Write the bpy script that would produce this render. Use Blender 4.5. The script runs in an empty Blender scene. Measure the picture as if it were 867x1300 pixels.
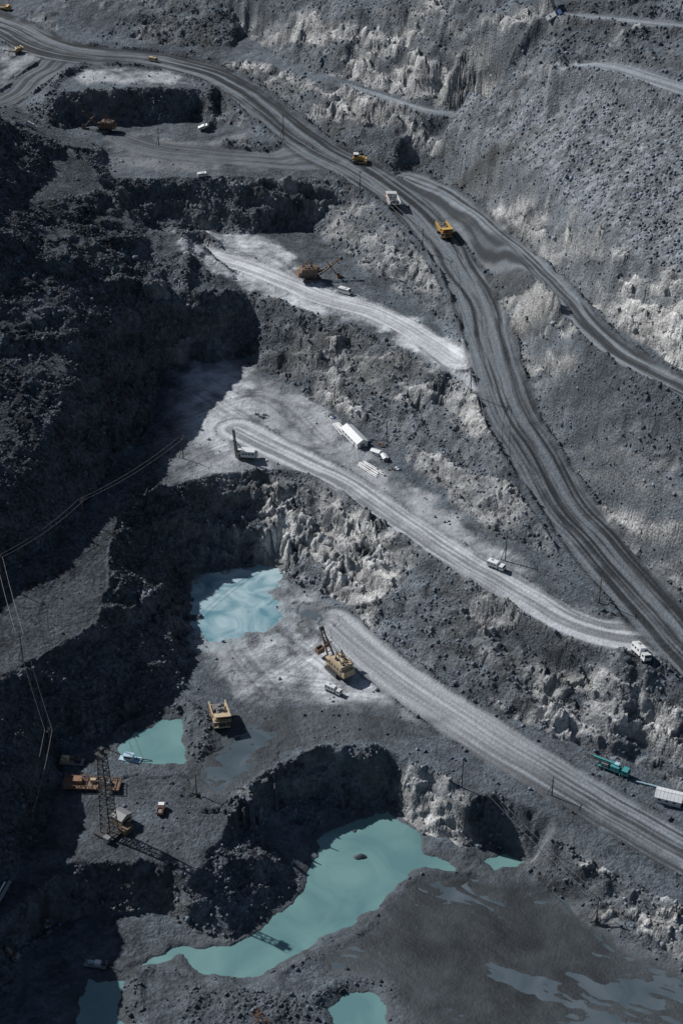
import bpy, math, random
import numpy as np
from mathutils import Vector, geometry, Matrix
random.seed(7); rng=np.random.default_rng(11)
# ---------------------------------------------------------------- survey frame
HC=380.0; F=2100.0; P=math.radians(33); cp,sp=math.cos(P),math.sin(P)
def ray(px,py):
    a=(px-433.5)/F; b=(650-py)/F
    return a, cp+b*sp, -sp+b*cp
def S(px,py,z):
    d=ray(px,py); t=(z-HC)/d[2]
    return (d[0]*t, d[1]*t)
# ---------------------------------------------------------------- noise
T=[rng.random((256,256)).astype(np.float32) for _ in range(12)]
def vn(x,y,k=0):
    xi=np.floor(x).astype(np.int32); yi=np.floor(y).astype(np.int32)
    fx=(x-xi).astype(np.float32); fy=(y-yi).astype(np.float32)
    fx=fx*fx*fx*(fx*(fx*6-15)+10); fy=fy*fy*fy*(fy*(fy*6-15)+10)
    t=T[k%12]; x0=xi&255; x1=(xi+1)&255; y0=yi&255; y1=(yi+1)&255
    return ((t[y0,x0]*(1-fx)+t[y0,x1]*fx)*(1-fy)+(t[y1,x0]*(1-fx)+t[y1,x1]*fx)*fy)*2-1
def fbm(x,y,o=4,k=0,g=.5):
    r=0;a=1;s=0
    for i in range(o):
        c,d=math.cos(.6*i+k),math.sin(.6*i+k)
        r=r+a*vn((x*c-y*d)*2**i+17*i,(x*d+y*c)*2**i+31*i,k+i); s+=a; a*=g
    return r/s*1.4
def fbm0(x,y,o=4,k=0,g=.5):
    r=0;a=1;s=0
    for i in range(o):
        r=r+a*vn(x*2**i+17*i,y*2**i+31*i,k+i); s+=a; a*=g
    return r/s*1.4
def ridged(x,y,o=4,k=0,g=.5):
    r=0;a=1;s=0
    for i in range(o):
        c,d=math.cos(.5*i),math.sin(.5*i)
        r=r+a*(1-2*np.abs(vn((x*c-y*d)*2**i+7*i,(x*d+y*c)*2**i+3*i,k+i))); s+=a; a*=g
    return r/s
def cells(x,y,k=0):
    xi=np.floor(x).astype(np.int32); yi=np.floor(y).astype(np.int32)
    best=np.full(x.shape,9.,np.float32); bx=np.zeros_like(best); by=np.zeros_like(best); br=np.zeros_like(best); b2=best.copy(); bq=np.zeros_like(best)
    ta,tb,tc,td=T[k%12],T[(k+1)%12],T[(k+2)%12],T[(k+5)%12]
    for j in (-1,0,1):
        for i in (-1,0,1):
            cx=(xi+i)&255; cy=(yi+j)&255
            dx=(x-(xi+i+ta[cy,cx])).astype(np.float32); dy=(y-(yi+j+tb[cy,cx])).astype(np.float32)
            d=dx*dx+dy*dy
            m=d<best
            b2=np.where(m,best,np.minimum(b2,d))
            best=np.where(m,d,best); bx=np.where(m,dx,bx); by=np.where(m,dy,by); br=np.where(m,tc[cy,cx],br); bq=np.where(m,td[cy,cx],bq)
    return np.sqrt(best),np.sqrt(b2),bx,by,br,bq
def sst(a,b,x):
    t=np.clip((x-a)/(b-a),0,1); return t*t*(3-2*t)
# ---------------------------------------------------------------- grid
def axis(a,b,d,lo,hi,n):
    c=np.arange(a,b+d*.5,d)
    e=(np.linspace(0,1,n+1)[1:])**2
    return np.concatenate([(a-(a-lo)*e)[::-1],c,b+(hi-b)*e])
xs=axis(-200,205,.40,-1500,1500,40)
yc=[300.]
while yc[-1]<940: yc.append(yc[-1]+.36+.20*(yc[-1]-300)/600)
yc=np.array(yc); e=(np.linspace(0,1,41)[1:])**2
ys=np.concatenate([(300-400*e)[::-1],yc,yc[-1]+1800*e])
NX,NY=len(xs),len(ys)
X,Y=np.meshgrid(xs,ys); X=X.astype(np.float32);Y=Y.astype(np.float32)
# ---------------------------------------------------------------- break lines (crests and toes)
C_TOE=[(-20,1180,14),(20,1110,16),(62,1050,16),(75,965,17),(130,938,18),(190,892,18),(235,870,18),(243,800,18),(248,728,18),(330,722,18),(400,745,18),(440,768,18),(465,800,18),(540,860,18),(600,893,18),(680,925,18),(740,943,18),(800,967,18),(867,1006,17),(960,1060,16)]
B_CREST=[(-90,1120,44),(-30,950,44),(-10,870,42),(60,838,41),(118,795,41),(140,720,43),(155,648,45),(190,625,45),(250,610,45),(300,602,45),(350,598,45),(410,615,45),(440,640,45),(490,665,45.5),(530,700,45.5),(600,735,45.5),(700,782,44.5),(760,818,43.5),(800,850,43),(867,888,41.5),(960,945,39)]  # leading points: mass left of view, added to cast shadow at lower left
AB_TOE=[(-150,800,47),(0,738,46),(60,690,46),(130,618,46),(175,550,46),(205,490,46),(245,456,46),(300,455,46),(350,480,46),(400,510,46),(430,525,46),(480,552,46),(540,610,46.5),(620,682,46.5),(690,742,45.5),(735,778,45)]
A_CREST=[(195,350,80),(222,375,72),(310,372,72),(360,385,72),(420,402,72),(470,422,72),(520,450,72),(560,470,72),(592,495,69),(612,525,66),(640,590,60.5),(680,650,55),(720,705,51),(765,775,46)]
M_LEFT=[(150,228,92),(270,228,92),(400,227,92),(450,240,91),(500,277,89),(540,322,85),(568,380,79),(582,425,74)]
A_BACK=[(215,296,72),(300,297,72),(390,291,72),(405,302,72),(440,330,72),(500,370,72),(550,405,72),(578,430,72)]
M_RIGHT=[(535,252,91),(575,292,88),(620,350,82),(652,420,76),(672,480,71),(700,550,64.5),(745,620,57),(800,695,50),(867,770,44),(960,865,40)]
R2_LEFT=[(545,248,93),(600,292,95),(650,328,98),(700,375,100),(750,430,102),(800,475,102),(867,510,103),(960,565,103)]
R2_RIGHT=[(520,205,94),(570,228,95),(640,285,98),(700,330,101),(740,370,102),(790,420,103),(867,470,104),(960,520,105)]
ROCK_TOP=[(500,150,113),(560,172,112),(640,205,120),(700,250,124),(780,310,128),(867,350,130),(980,400,132)]
GRAV_TOP=[(580,135,124),(625,112,141),(700,92,158),(760,86,166),(867,112,168),(980,148,170)]
L_CREST=[(300,58,110),(345,84,111),(400,106,114),(460,124,115),(520,140,117),(545,144,118)]
T_IN=[(310,45,112),(350,66,113),(400,88,116),(460,106,118),(520,122,120),(550,128,121)]
U_CREST=[(290,3,126),(400,10,140),(500,12,153),(600,8,164),(700,27,172),(800,38,177),(867,46,179),(980,70,182)]
U_TOE=[(-150,10,108),(0,12,108),(70,40,108),(200,58,107.5),(280,78,106),(340,108,105),(400,140,105),(450,160,104),(500,178,102)]
C_CREST=[(-60,1200,15),(0,1168,15),(40,1140,16),(100,1103,16),(190,1095,16),(245,1100,15.5),(290,1060,16),(310,1005,17),(340,982,18),(400,963,18),(470,958,18),(505,970,18),(550,985,17.5),(590,1012,17),(635,1010,16.5),(668,1040,16),(720,1075,15),(780,1108,14),(867,1150,13),(960,1200,12)]
P_TOE=[(-60,1290,2),(20,1262,1),(60,1238,.5),(165,1218,.5),(300,1190,.5),(345,1165,.5),(385,1125,.5),(396,1080,.5),(397,1062,.5),(430,1046,.5),(490,1027,.5),(530,1052,.5),(540,1080,.5),(595,1095,.5),(660,1092,.5),(700,1125,1),(750,1170,1.5),(800,1195,2),(867,1235,2),(960,1280,3)]
lines=[P_TOE,C_CREST,C_TOE,B_CREST,AB_TOE,A_CREST,M_LEFT,A_BACK,M_RIGHT,R2_LEFT,R2_RIGHT,ROCK_TOP,GRAV_TOP,L_CREST,T_IN,U_CREST,U_TOE,
 [(30,1195,5),(60,1180,3),(120,1164,3),(185,1152,3)],
 [(325,1045,7),(350,1027,6),(400,1013,6),(450,1008,6),(490,1003,6)],
 [(585,1064,3),(620,1068,3),(650,1072,3)],
 [(700,455,86),(760,520,83),(820,590,80),(900,680,76)],
 [(705,468,85),(765,534,82),(825,606,79),(905,700,75)],
 [(-200,-12,122),(100,-12,121),(300,-14,131),(400,-17,144),(500,-14,156),(600,-12,169),(700,-10,184),(867,-8,188),(1050,0,192)],
 [(0,92,104),(60,85,105),(100,84,106),(180,86,106),(240,100,105),(280,118,102),(330,155,98),(380,190,95),(400,205,94)],
 [(66,135,102),(82,117,106),(150,113,106.5),(240,111,106),(264,124,102)],
 [(95,158,91),(170,159,91),(250,154,91),(275,158,92)],
 [(-150,130,116),(0,160,110),(80,187,105),(140,237,98),(180,295,88),(190,345,80),(165,392,78),(120,440,76),(80,520,72),(30,600,66),(0,655,62),(-150,740,66)],
 [(-60,120,100),(20,135,99),(85,165,94),(135,190,92),(145,228,92),(205,290,73)],
 [(30,260,108),(70,330,99),(90,400,88)],
 [(-100,1345,3),(200,1345,2.5),(433,1345,1),(700,1345,1.2),(980,1345,2)],
 [(210,1240,1.5),(300,1260,3),(380,1245,1.5)],
 [(-200,800,43),(-40,800,43),(80,770,43)],
]
verts=[];zz=[];edges=[]
for L in lines:
    i0=len(verts)
    for (px,py,z) in L:
        verts.append(Vector(S(px,py,z))); zz.append(z)
    edges+= [(i0+i,i0+i+1) for i in range(len(L)-1)]
i0=len(verts); W_=[(-178,740,128),(-184,700,150),(-182,655,151),(-174,615,136),(-166,575,110),(-157,530,90),(-150,490,78)]  # ridge left of view, added and shaped to cast shadow over the west side
for q in W_: verts.append(Vector(q[:2])); zz.append(q[2])
edges+=[(i0+i,i0+i+1) for i in range(len(W_)-1)]
for (x,y,z) in [(-1500,-100,60),(1500,-100,80),(-1500,500,170),(1500,500,210),(-1500,2740,230),(0,2740,240),(1500,2740,260),(0,100,10),(-260,250,60),(260,300,60),(-300,330,70),(-350,650,170),(350,400,110),(350,560,160),(0,-100,30),(-400,1100,140),(0,1150,190),(400,1100,230),(400,800,210)]:
    verts.append(Vector((x,y))); zz.append(z)
ov,oe,of,orv,ore,orf=geometry.delaunay_2d_cdt(verts,edges,[],0,1e-4,True)
ovz=[]
vv=np.array([[v.x,v.y] for v in verts]); vz=np.array(zz)
ncross=0
for i,v in enumerate(ov):
    if orv[i]: ovz.append(max(zz[j] for j in orv[i]))
    else:
        ncross+=1
        d=np.hypot(vv[:,0]-v.x,vv[:,1]-v.y); k=np.argsort(d)[:4]; w=1/(d[k]+.1); ovz.append(float((vz[k]*w).sum()/w.sum()))
print("TIN",len(ov),len(of),"crossings",ncross)
Z=np.full(X.shape,60.,np.float32)
for t in of:
    (x0,y0),(x1,y1),(x2,y2)=[(ov[i].x,ov[i].y) for i in t]; z0,z1,z2=[ovz[i] for i in t]
    c0=np.searchsorted(xs,min(x0,x1,x2))-1; c1=np.searchsorted(xs,max(x0,x1,x2))+1
    r0=np.searchsorted(ys,min(y0,y1,y2))-1; r1=np.searchsorted(ys,max(y0,y1,y2))+1
    c0=max(c0,0); r0=max(r0,0)
    xx=X[r0:r1,c0:c1].astype(np.float64); yy=Y[r0:r1,c0:c1].astype(np.float64)
    den=(y1-y2)*(x0-x2)+(x2-x1)*(y0-y2)
    if abs(den)<1e-9: continue
    a=((y1-y2)*(xx-x2)+(x2-x1)*(yy-y2))/den; b=((y2-y0)*(xx-x2)+(x0-x2)*(yy-y2))/den; c=1-a-b
    m=(a>=-1e-5)&(b>=-1e-5)&(c>=-1e-5)
    Z[r0:r1,c0:c1][m]=(a*z0+b*z1+c*z2)[m]
def blur(Z,n):
    for _ in range(n):
        p=np.pad(Z,1,mode='edge'); Z=(p[:-2,1:-1]+p[2:,1:-1]+2*p[1:-1,1:-1])/4
        p=np.pad(Z,1,mode='edge'); Z=(p[1:-1,:-2]+p[1:-1,2:]+2*p[1:-1,1:-1])/4
    return Z
def samp(Zf,x,y):
    fi=np.interp(x,xs,np.arange(NX)); fj=np.interp(y,ys,np.arange(NY))
    i=np.clip(fi.astype(int),0,NX-2); j=np.clip(fj.astype(int),0,NY-2); u=fi-i; v=fj-j
    return (Zf[j,i]*(1-u)+Zf[j,i+1]*u)*(1-v)+(Zf[j+1,i]*(1-u)+Zf[j+1,i+1]*u)*v
# wander the break lines a little so that no edge is ruler straight
wx=fbm(X/22,Y/22,5,1)*2.8+fbm(X/5,Y/5,3,8)*.8; wy=fbm(X/22+50,Y/22,5,3)*2.8+fbm(X/5+9,Y/5,3,9)*.8
Z=samp(Z,(X+wx).ravel(),(Y+wy).ravel()).reshape(X.shape).astype(np.float32)
Z=blur(Z,5)
# ---------------------------------------------------------------- roads
def catmull(P_,n=5):
    out=[]
    P_=[P_[0]]+P_+[P_[-1]]
    for i in range(1,len(P_)-2):
        a,b,c,d=[np.array(q,float) for q in P_[i-1:i+3]]
        for k in range(n):
            t=k/n; out.append(.5*((2*b)+(c-a)*t+(2*a-5*b+4*c-d)*t*t+(3*b-a-3*c+d)*t**3))
    out.append(np.array(P_[-2],float)); return out
def polydist(pts,marg):
    D=np.full(X.shape,999.,np.float32); LAT=np.zeros_like(D); SS=np.zeros_like(D); ZR=np.zeros_like(D); WR=np.ones_like(D); s=0
    for p,q in zip(pts[:-1],pts[1:]):
        c0=np.searchsorted(xs,min(p[0],q[0])-marg); c1=np.searchsorted(xs,max(p[0],q[0])+marg)
        r0=np.searchsorted(ys,min(p[1],q[1])-marg); r1=np.searchsorted(ys,max(p[1],q[1])+marg)
        d=q-p; L=math.hypot(d[0],d[1])+1e-9
        if c1<=c0 or r1<=r0: s+=L; continue
        xx=X[r0:r1,c0:c1]-p[0]; yy=Y[r0:r1,c0:c1]-p[1]
        t=np.clip((xx*d[0]+yy*d[1])/L**2,0,1)
        dist=np.hypot(xx-t*d[0],yy-t*d[1]); lat=(xx*d[1]-yy*d[0])/L
        sl=(slice(r0,r1),slice(c0,c1)); m=dist<D[sl]
        for arr,val in ((D,dist),(LAT,np.sign(lat)*dist),(SS,s+t*L),(ZR,p[2]+t*d[2]),(WR,p[3]+t*d[3])):
            a=arr[sl]; a[m]=val[m]
        s+=L
    return D,LAT,SS,ZR,WR
def RD(L,n=5): return catmull([(*S(a,b,z),z,w) for a,b,z,w in L],n)
roads={
 'U':RD([(440,212,93,8),(360,205,92.5,9),(280,198,92,9),(200,190,92,9),(150,175,92,7)]),
 'L':RD([(110,68,106,10),(50,95,103,9),(20,120,100,8),(-50,150,99,8)]),
 'T1':RD([(715,88,160,4),(755,82,165.5,5),(800,92,167.5,5.5),(867,114,168,6),(960,142,169,6)]),
 'T2':RD([(720,20,175,4),(780,25,178,4.5),(867,34,180,5),(960,50,181,5)]),
 'T3':RD([(440,108,117,2.),(490,124,118,2.5),(540,140,118.5,3),(590,150,118,3.2),(632,172,118.5,2)]),
 'C':RD([(420,790,18,8),(470,835,18,8),(530,880,18,8.5),(600,925,17.5,9),(680,975,17,9),(760,1022,16,9),(867,1085,15.2,9),(960,1135,15,9)]),
 'B':RD([(300,545,46,8),(370,580,46,7),(430,610,46,6.5),(490,648,46,6),(550,690,46,6.5),(630,738,46,7),(710,785,45,7),(780,808,44,8),(840,815,43.7,8)]),
 'A':RD([(250,318,72,5),(330,345,72,6),(400,375,72,6),(470,395,72,6),(530,425,72,6),(580,460,72,6.5)]),
 'r2':RD([(515,225,92.5,6),(560,245,94,6),(620,290,96.5,5.5),(675,335,99.5,5.5),(722,385,101.5,5.5),(765,432,102.5,6),(830,475,103.5,6),(867,492,104,6),(960,540,104,6)]),
 'main':RD([(-60,10,107,12),(0,32,107,13),(60,60,106.5,14),(110,70,106,14),(200,78,105.5,12),(280,100,104,10),(340,142,100,10),(400,188,95.5,11),(450,214,93,12),(505,250,90.5,10),(545,290,87,9),(585,345,82,9),(613,410,76.5,9.5),(632,475,71,10),(655,540,65.5,10),(700,615,57.5,10),(755,690,51,10.5),(810,755,46.5,11),(860,812,43.5,11),(940,890,40,10)]),
}
rdat={}
for k,pts in roads.items():
    D,LAT,SS,ZR,WR=polydist(pts,26)
    rdat[k]=(D,LAT,SS,ZR,WR)
    wgt=1-sst(0,7 if k in('main','r2') else 4,D-WR)
    Z=Z*(1-wgt)+ZR*wgt
Zb=blur(Z,2)
gy,gx=np.gradient(Zb,ys,xs); slope=np.hypot(gx,gy)
slope_s=blur(slope.astype(np.float32),8)
steep=sst(.36,.60,slope_s)
onroad=np.zeros_like(Z)
for k,(D,LAT,SS,ZR,WR) in rdat.items(): onroad=np.maximum(onroad,1-sst(-1,1.2,D-WR))
Xw=X+fbm(X/9,Y/9,4,5)*2.2; Yw=Y+fbm(X/9+40,Y/9,4,6)*2.2
def sdp(poly,warp=True,marg=20):
    """signed distance to polygon, positive inside"""
    P_=np.array(poly); out=np.full(X.shape,-99.,np.float32)
    c0=np.searchsorted(xs,P_[:,0].min()-marg); c1=np.searchsorted(xs,P_[:,0].max()+marg)
    r0=np.searchsorted(ys,P_[:,1].min()-marg); r1=np.searchsorted(ys,P_[:,1].max()+marg)
    sl=(slice(r0,r1),slice(c0,c1))
    xx,yy=(Xw,Yw) if warp else (X,Y); xx=xx[sl]; yy=yy[sl]
    d=np.full(xx.shape,1e9,np.float32); ins=np.zeros(xx.shape,bool)
    n=len(P_)
    for i in range(n):
        ax,ay=P_[i]; bx,by=P_[(i+1)%n]; ex,ey=bx-ax,by-ay
        t=np.clip(((xx-ax)*ex+(yy-ay)*ey)/(ex*ex+ey*ey+1e-9),0,1)
        d=np.minimum(d,np.hypot(xx-ax-t*ex,yy-ay-t*ey))
        if abs(ey)>1e-9:
            c=((ay>yy)!=(by>yy))&(xx<ex*(yy-ay)/ey+ax); ins^=c
    out[sl]=np.where(ins,d,-d); return out
def PG(L,z): return [S(a,b,z) for a,b in L]
def P3(A_,B_,x0=-999,x1=9999): return [S(*q) for q in A_ if x0<=q[0]<=x1]+[S(*q) for q in B_[::-1] if x0<=q[0]<=x1]
# ---------------------------------------------------------------- relief detail
# surface-following coordinates: distance up the face counts too, so texture does not stretch on walls
Xs=X-Zb*.55; Ys=Y+Zb*.95
jx=fbm(Xs/6,Ys/6,3,2)*1.4; jy=fbm(Xs/6+70,Ys/6,3,4)*1.4
Jx=fbm(X/20,Y/20,3,6)*5; Jy=fbm(X/20+33,Y/20,3,7)*5
zone=fbm(Xs/30,Ys/30,4,7)
ub=X*.85+Y*.2-Zb*.35+Jx*.5; vb=Y*.55+Zb*.85+X*.25+Jy*.5
f1,f2,bx,by,br,bq=cells((ub+jx*2)/5.6,(vb+jy*2)/4.6,0)
fac1=(br-.5)*3.2+bx*(bq-.5)*7+by*(br-.5)*6
g1,g2,cx_,cy_,cr,cq=cells((ub+jx)/1.9,(vb+jy)/1.5,3)
fac2=(cr-.5)*1.0+cx_*(cq-.5)*2.2+cy_*(cr-.5)*2.0
dg=(ub*.8-vb*.6); dh=(ub*.6+vb*.8)
rg=ridged(dg/9,dh/26,4,2)*2.4
hard=sst(-.05,.45,zone)
hardz=np.zeros_like(Z)
g=sst(-3,4,sdp(P3(GRAV_TOP,ROCK_TOP,560)))
bands=[(P3(T_IN,U_CREST,290),.95),(P3(U_TOE,L_CREST,280),1.1),(P3(R2_RIGHT,ROCK_TOP,500),1.5),
 (P3(M_RIGHT[2:6],R2_LEFT[1:5]),.95),(P3([(760,600,70),(867,690,64),(867,770,44),(800,695,50)],[(740,520,85),(867,620,78)]),.95),
 (P3(C_TOE[9:13],B_CREST[10:15]),1.1),(P3(C_TOE[14:19],B_CREST[15:20]),.65),
 (P3(AB_TOE[9:14],A_CREST[4:12]),.7),(P3(A_BACK[3:7],M_LEFT[3:7]),.6),
 (P3([(500,1030,.5),(530,1052,.5),(540,1080,.5),(595,1090,.5)],[(505,970,18),(550,985,17.5),(590,1012,17)]),1.3),
 (P3(P_TOE[15:19],C_CREST[15:19]),.9)]
for poly,a in bands: hardz=np.maximum(hardz,a*sst(-5,4,sdp(poly)))
patch=sst(-.3,.3,fbm(ub/12,vb/9,4,9)+.35*(br-.5)+.15*np.maximum(hardz-1,0)*4)
hardm=steep*(1-g)*np.clip((hard*.30+hardz*.85)*(.12+1.0*patch),0,1)
h1,h2,hx,hy,hr,hq=cells((Xs+jx*.3)/1.0,(Ys+jy*.3)/1.0,6)
rub=(1-np.clip(h1*1.3,0,1))*(hr**2)*1.1
k1,k2,kx,ky,kr,kq=cells((Xs+jx)/2.0,(Ys+jy)/2.0,8)
rub2=(1-np.clip(k1*1.3,0,1))*np.where(kr>.8,(kr-.6)*2.6,0)*(.5+kq)+np.where(kr>.8,kx*.3,0)
fine=fbm(Xs/1.6,Ys/1.6,3,9)*.3
per=8.5; zt=(Zb+.22*X+.10*Y+fbm(X/18,Y/18,3,4)*3.5)/per; fr=zt-np.floor(zt)
led=(sst(.30,.75,fr)-fr)*per*.55*steep*(1-g)*(.3+.7*sst(-.3,.3,zone+.4*hardz))*(1-onroad)
gul=ridged(dg/12,dh/22,4,4)*.9+fbm(Xs/9,Ys/9,4,2)*1.1
detail=led+hardm*(fac1*.9+fac2*.9+rg*.9+fbm(ub/3,vb/3,3,3)*.9)+steep*(1-hardm)*((gul*.8+.22*fac1*sst(-.1,.4,zone)+.10*fac2)*(1-.9*g)+rub*.55+rub2*.35*(1-g*.5)+fbm(Xs/2.2,Ys/2.2,3,5)*.25)
rough=(1-steep)*(1-onroad)
und=fbm(X/14,Y/14,4,10)
detail=detail+rough*(und*.45+rub*.35*sst(-.2,.6,zone+und)+fine*.35)+onroad*fbm(X/8,Y/8,2,1)*.08
Z2=Z+detail*(.15+.85*(1-onroad))
for k in('main','r2','C','B','A'):
    D,LAT,SS,ZR,WR=rdat[k]; m=1-sst(-2,0,D-WR); Z2=Z2+m*fbm0(LAT/1.5,SS/40,2,5)*.16
berm=np.zeros_like(Z)
for k,(D,LAT,SS,ZR,WR) in rdat.items():
    if k in('U','T3'): continue
    hgt={'main':1.5,'r2':1.2,'B':.7,'A':.6,'C':.9,'L':.9,'T1':.8,'T2':.8}[k]
    b=np.exp(-((D-WR-.8+fbm0(SS/9,LAT/40,2,3)*.5)/.9)**2)*hgt*np.clip(.7+vn(SS/7,LAT*0,2)*.7,0,1.3)
    other=np.zeros_like(Z)
    for k2,q in rdat.items():
        if k2!=k: other=np.maximum(other,1-sst(-1,2,q[0]-q[4]))
    berm=np.maximum(berm,b*(1-other))
def ridge(L,z,h,w):
    global berm
    pts=catmull([(*S(a,b,z),z,1.) for a,b in L],4)
    D,LAT,SS,_,_=polydist(pts,w*3+3)
    berm=np.maximum(berm,np.exp(-(D/w)**2)*h*np.clip(.8+vn(SS/6,LAT/20,5)*.5,0,1.3))
ridge([(315,1000),(345,978),(400,955),(470,950),(510,965)],18,1.3,1.6)
ridge([(140,940),(165,925),(215,903),(232,912),(240,950),(270,965),(280,975)],18,1.8,2.2)
ridge([(250,965),(262,925),(240,900)],18,2.,3)
ridge([(560,482),(470,425),(400,405),(330,378)],72,1.2,1.4)
ridge([(300,600),(360,598),(420,618),(460,650),(530,695)],46,1.3,1.5)
ridge([(215,300),(240,340),(235,372)],72,2.,2.5)
ridge([(415,1290),(400,1275),(440,1250),(490,1248),(500,1275)],1,1.6,2)
ridge([(160,1228),(240,1238),(300,1245),(360,1232),(430,1200),(500,1150),(520,1115),(590,1108)],1,1.0,1.8)
ridge([(60,140),(72,108),(105,92)],104,2.5,3)
ridge([(272,125),(264,150)],98,3,3)
ridge([(160,1238),(170,1270),(175,1310)],1,1.8,3)
ridge([(220,1270),(300,1280),(370,1290)],2,2.,7)
Z2=Z2+berm*(1+.6*fine+.35*rub)
# ---------------------------------------------------------------- ponds
ponds=[
 ('turquoise_pond',0.0,2,'deep',[(168,1224),(205,1207),(300,1197),(342,1172),(386,1134),(401,1085),(398,1066),(432,1050),(488,1028),(528,1055),(540,1082),(594,1100),(570,1103),(530,1102),(500,1122),(490,1150),(455,1172),(400,1198),(345,1226),(300,1243),(262,1238),(232,1217)]),
 ('turquoise_pond',0.0,2,'deep',[(608,1090),(640,1088),(664,1094),(655,1104),(620,1102)]),
 ('turquoise_pond',-.2,2,'deep',[(96,1330),(100,1268),(120,1247),(156,1240),(160,1330)]),
 ('turquoise_pond',0.0,2,'deep',[(414,1284),(440,1266),(476,1257),(490,1275),(500,1310),(430,1310)]),
 ('silty_pond',17.6,.6,'silt',[(244,742),(256,731),(300,722),(350,722),(362,735),(340,748),(356,772),(372,780),(340,800),(300,808),(268,818),(248,806)]),
 ('turquoise_pond',17.4,2,'deep',[(150,950),(175,928),(205,913),(228,912),(230,940),(240,968),(205,972),(160,968)]),
 ('mud_puddle',17.75,.10,'mud',[(378,780),(392,768),(415,772),(408,792),(385,798)]),
 ('mud_puddle',17.7,.12,'mud',[(256,990),(275,955),(320,925),(350,930),(315,985),(280,1008)]),
]
allp=np.full(X.shape,-99.,np.float32); shore=np.zeros_like(Z)
isl=fbm(X/5,Y/4,4,1)
for nm,zw,dep,mt,L in ponds:
    d=sdp(PG(L,zw),True,30)
    if mt!='deep': d=np.where(d>-50,d+isl*(4.5 if mt=='mud' else 3.5),d)
    near=sst(-9,-1,d)
    Z2=np.where(d>-9, Z2*(1-near)+np.minimum(Z2,zw+.15+.35*np.maximum(-d,0)+np.abs(fine)*.5)*near, Z2)
    Z2=np.where((d<0)&(d>-7),np.maximum(Z2,zw+.04+.06*(-d)),Z2)
    Z2=np.where(d>0,zw-dep*sst(0,5,d)-.02+(0 if mt=='deep' else (isl*.2+.03)*sst(0,3,d)),Z2)
    allp=np.maximum(allp,d); shore=np.maximum(shore,sst(-5,-.2,d))
ix,iy=S(458,1088,0); rr_=np.hypot((X-ix)/2.6,(Y-iy)/1.6); Z2=np.maximum(Z2,np.where(rr_<1.4,.9-1.2*rr_**2+fine,-9))
ix,iy=S(450,1055,0); rr_=np.hypot((X-ix)/.9,(Y-iy)/1.2); Z2=np.maximum(Z2,np.where(rr_<1.4,.5-1.0*rr_**2,-9))
MF=[(470,1180),(520,1120),(600,1112),(700,1135),(780,1195),(900,1250),(900,1330),(560,1330),(510,1290),(495,1250),(420,1235),(400,1215)]
flat=sdp(PG(MF,.7),True,30)
fm=sst(-5,4,flat)*(1-sst(-3,-1,allp))
th2=math.radians(-25); Um=X*math.cos(th2)+Y*math.sin(th2); Vm=-X*math.sin(th2)+Y*math.cos(th2)
mudz=.70+fbm0((Um+Jx)/30,(Vm+Jy)/12,5,4,.62)*.30+fbm(X/60,Y/40,2,1)*.08+fbm0((Um+Jx*.6)/50,(Vm+Jy*.6)/.9,2,7)*.05+fbm(X/3,Y/3,3,2)*.04
Z2=Z2*(1-fm)+mudz*fm
Zf=Z2.astype(np.float32)
# ---------------------------------------------------------------- colour
def C(a): return np.array(a,np.float32)
col=np.zeros(X.shape+(3,),np.float32); smo=onroad*.6
def mix(mask,c):
    global col
    col=col*(1-mask[...,None])+(C(c) if np.ndim(c)<2 else c)*mask[...,None]
BT=(.83,1.0,1.19)
n1=fbm(X/30,Y/30,4,2); n2=fbm(Xs/7,Ys/7,4,3); n3=fbm(Xs/1.7,Ys/1.7,3,4)
base=.105*(1+.28*n1+.28*n2+.25*n3)
col[:]=base[...,None]*C(BT)
# scree: darker and lighter fans running down the slope
fan=fbm0((X*.75-Y*.6)/7,(Ys)/60,3,7)
mix(steep*(1-hardm)*.8,(.112*(1+.3*n2+.25*(kr-.5)+.9*(hr-.5)+.25*(cr-.5)+.3*n1+.25*fan))[...,None]*C((.86,1,1.15)))
bright=hardm*sst(-.1,.5,.4*ridged(dg/6,dh/9,3,1)+.4*n2+.7*(br-.35)+hardz*.22)
mix(hardm,(.125*(1+.8*(cr-.5)+.35*n2))[...,None]*C((.90,1,1.10)))
mix(bright*.95,((.35+.30*(cr-.3)+.05*n3)*(1+.25*np.maximum(hardz-1,0)*2))[...,None]*C((.99,1,1.0)))
mix(g*.9,(.19*(1+1.1*(hr-.5)+.18*n2+.15*n1))[...,None]*C((.90,1,1.12)))
tp=sst(.15,.7,fbm(Xs/24,Ys/24,4,11))*steep*.35; mix(tp,(.13*(1+.3*n2))[...,None]*C((1.0,1,.94)))
def dust(L,z,c,soft=4,amt=1.,s_=.7):
    global smo
    m=sst(-soft,soft,sdp(PG(L,z))+n2*3)*amt*np.clip(.82+.45*n2+.3*n1,0,1)*(1-steep*.8)
    smo=np.maximum(smo,m*s_)
    mix(m,(c*(1+.26*n2+.14*n3))[...,None]*C((.94,1.0,1.07)))
dust([(220,297),(340,297),(372,330),(385,352),(430,374),(520,405),(592,450),(600,486),(560,470),(480,418),(400,397),(310,368),(240,345)],72,.50,3)
dust([(248,458),(310,458),(360,488),(420,520),(440,560),(540,630),(620,690),(700,752),(790,800),(770,825),(700,782),(600,730),(520,690),(460,645),(410,612),(350,594),(250,605),(195,622),(205,540)],46,.30,4,.95)
dust([(250,470),(300,480),(330,560),(300,575),(240,560)],46,.50,8,.8)
dust([(280,730),(400,755),(445,785),(480,820),(560,885),(600,925),(520,905),(440,890),(330,895),(285,860),(250,820)],18,.32,5,.95)
dust([(330,820),(400,800),(470,840),(500,880),(430,880),(340,870)],18,.55,5,.8)
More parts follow.
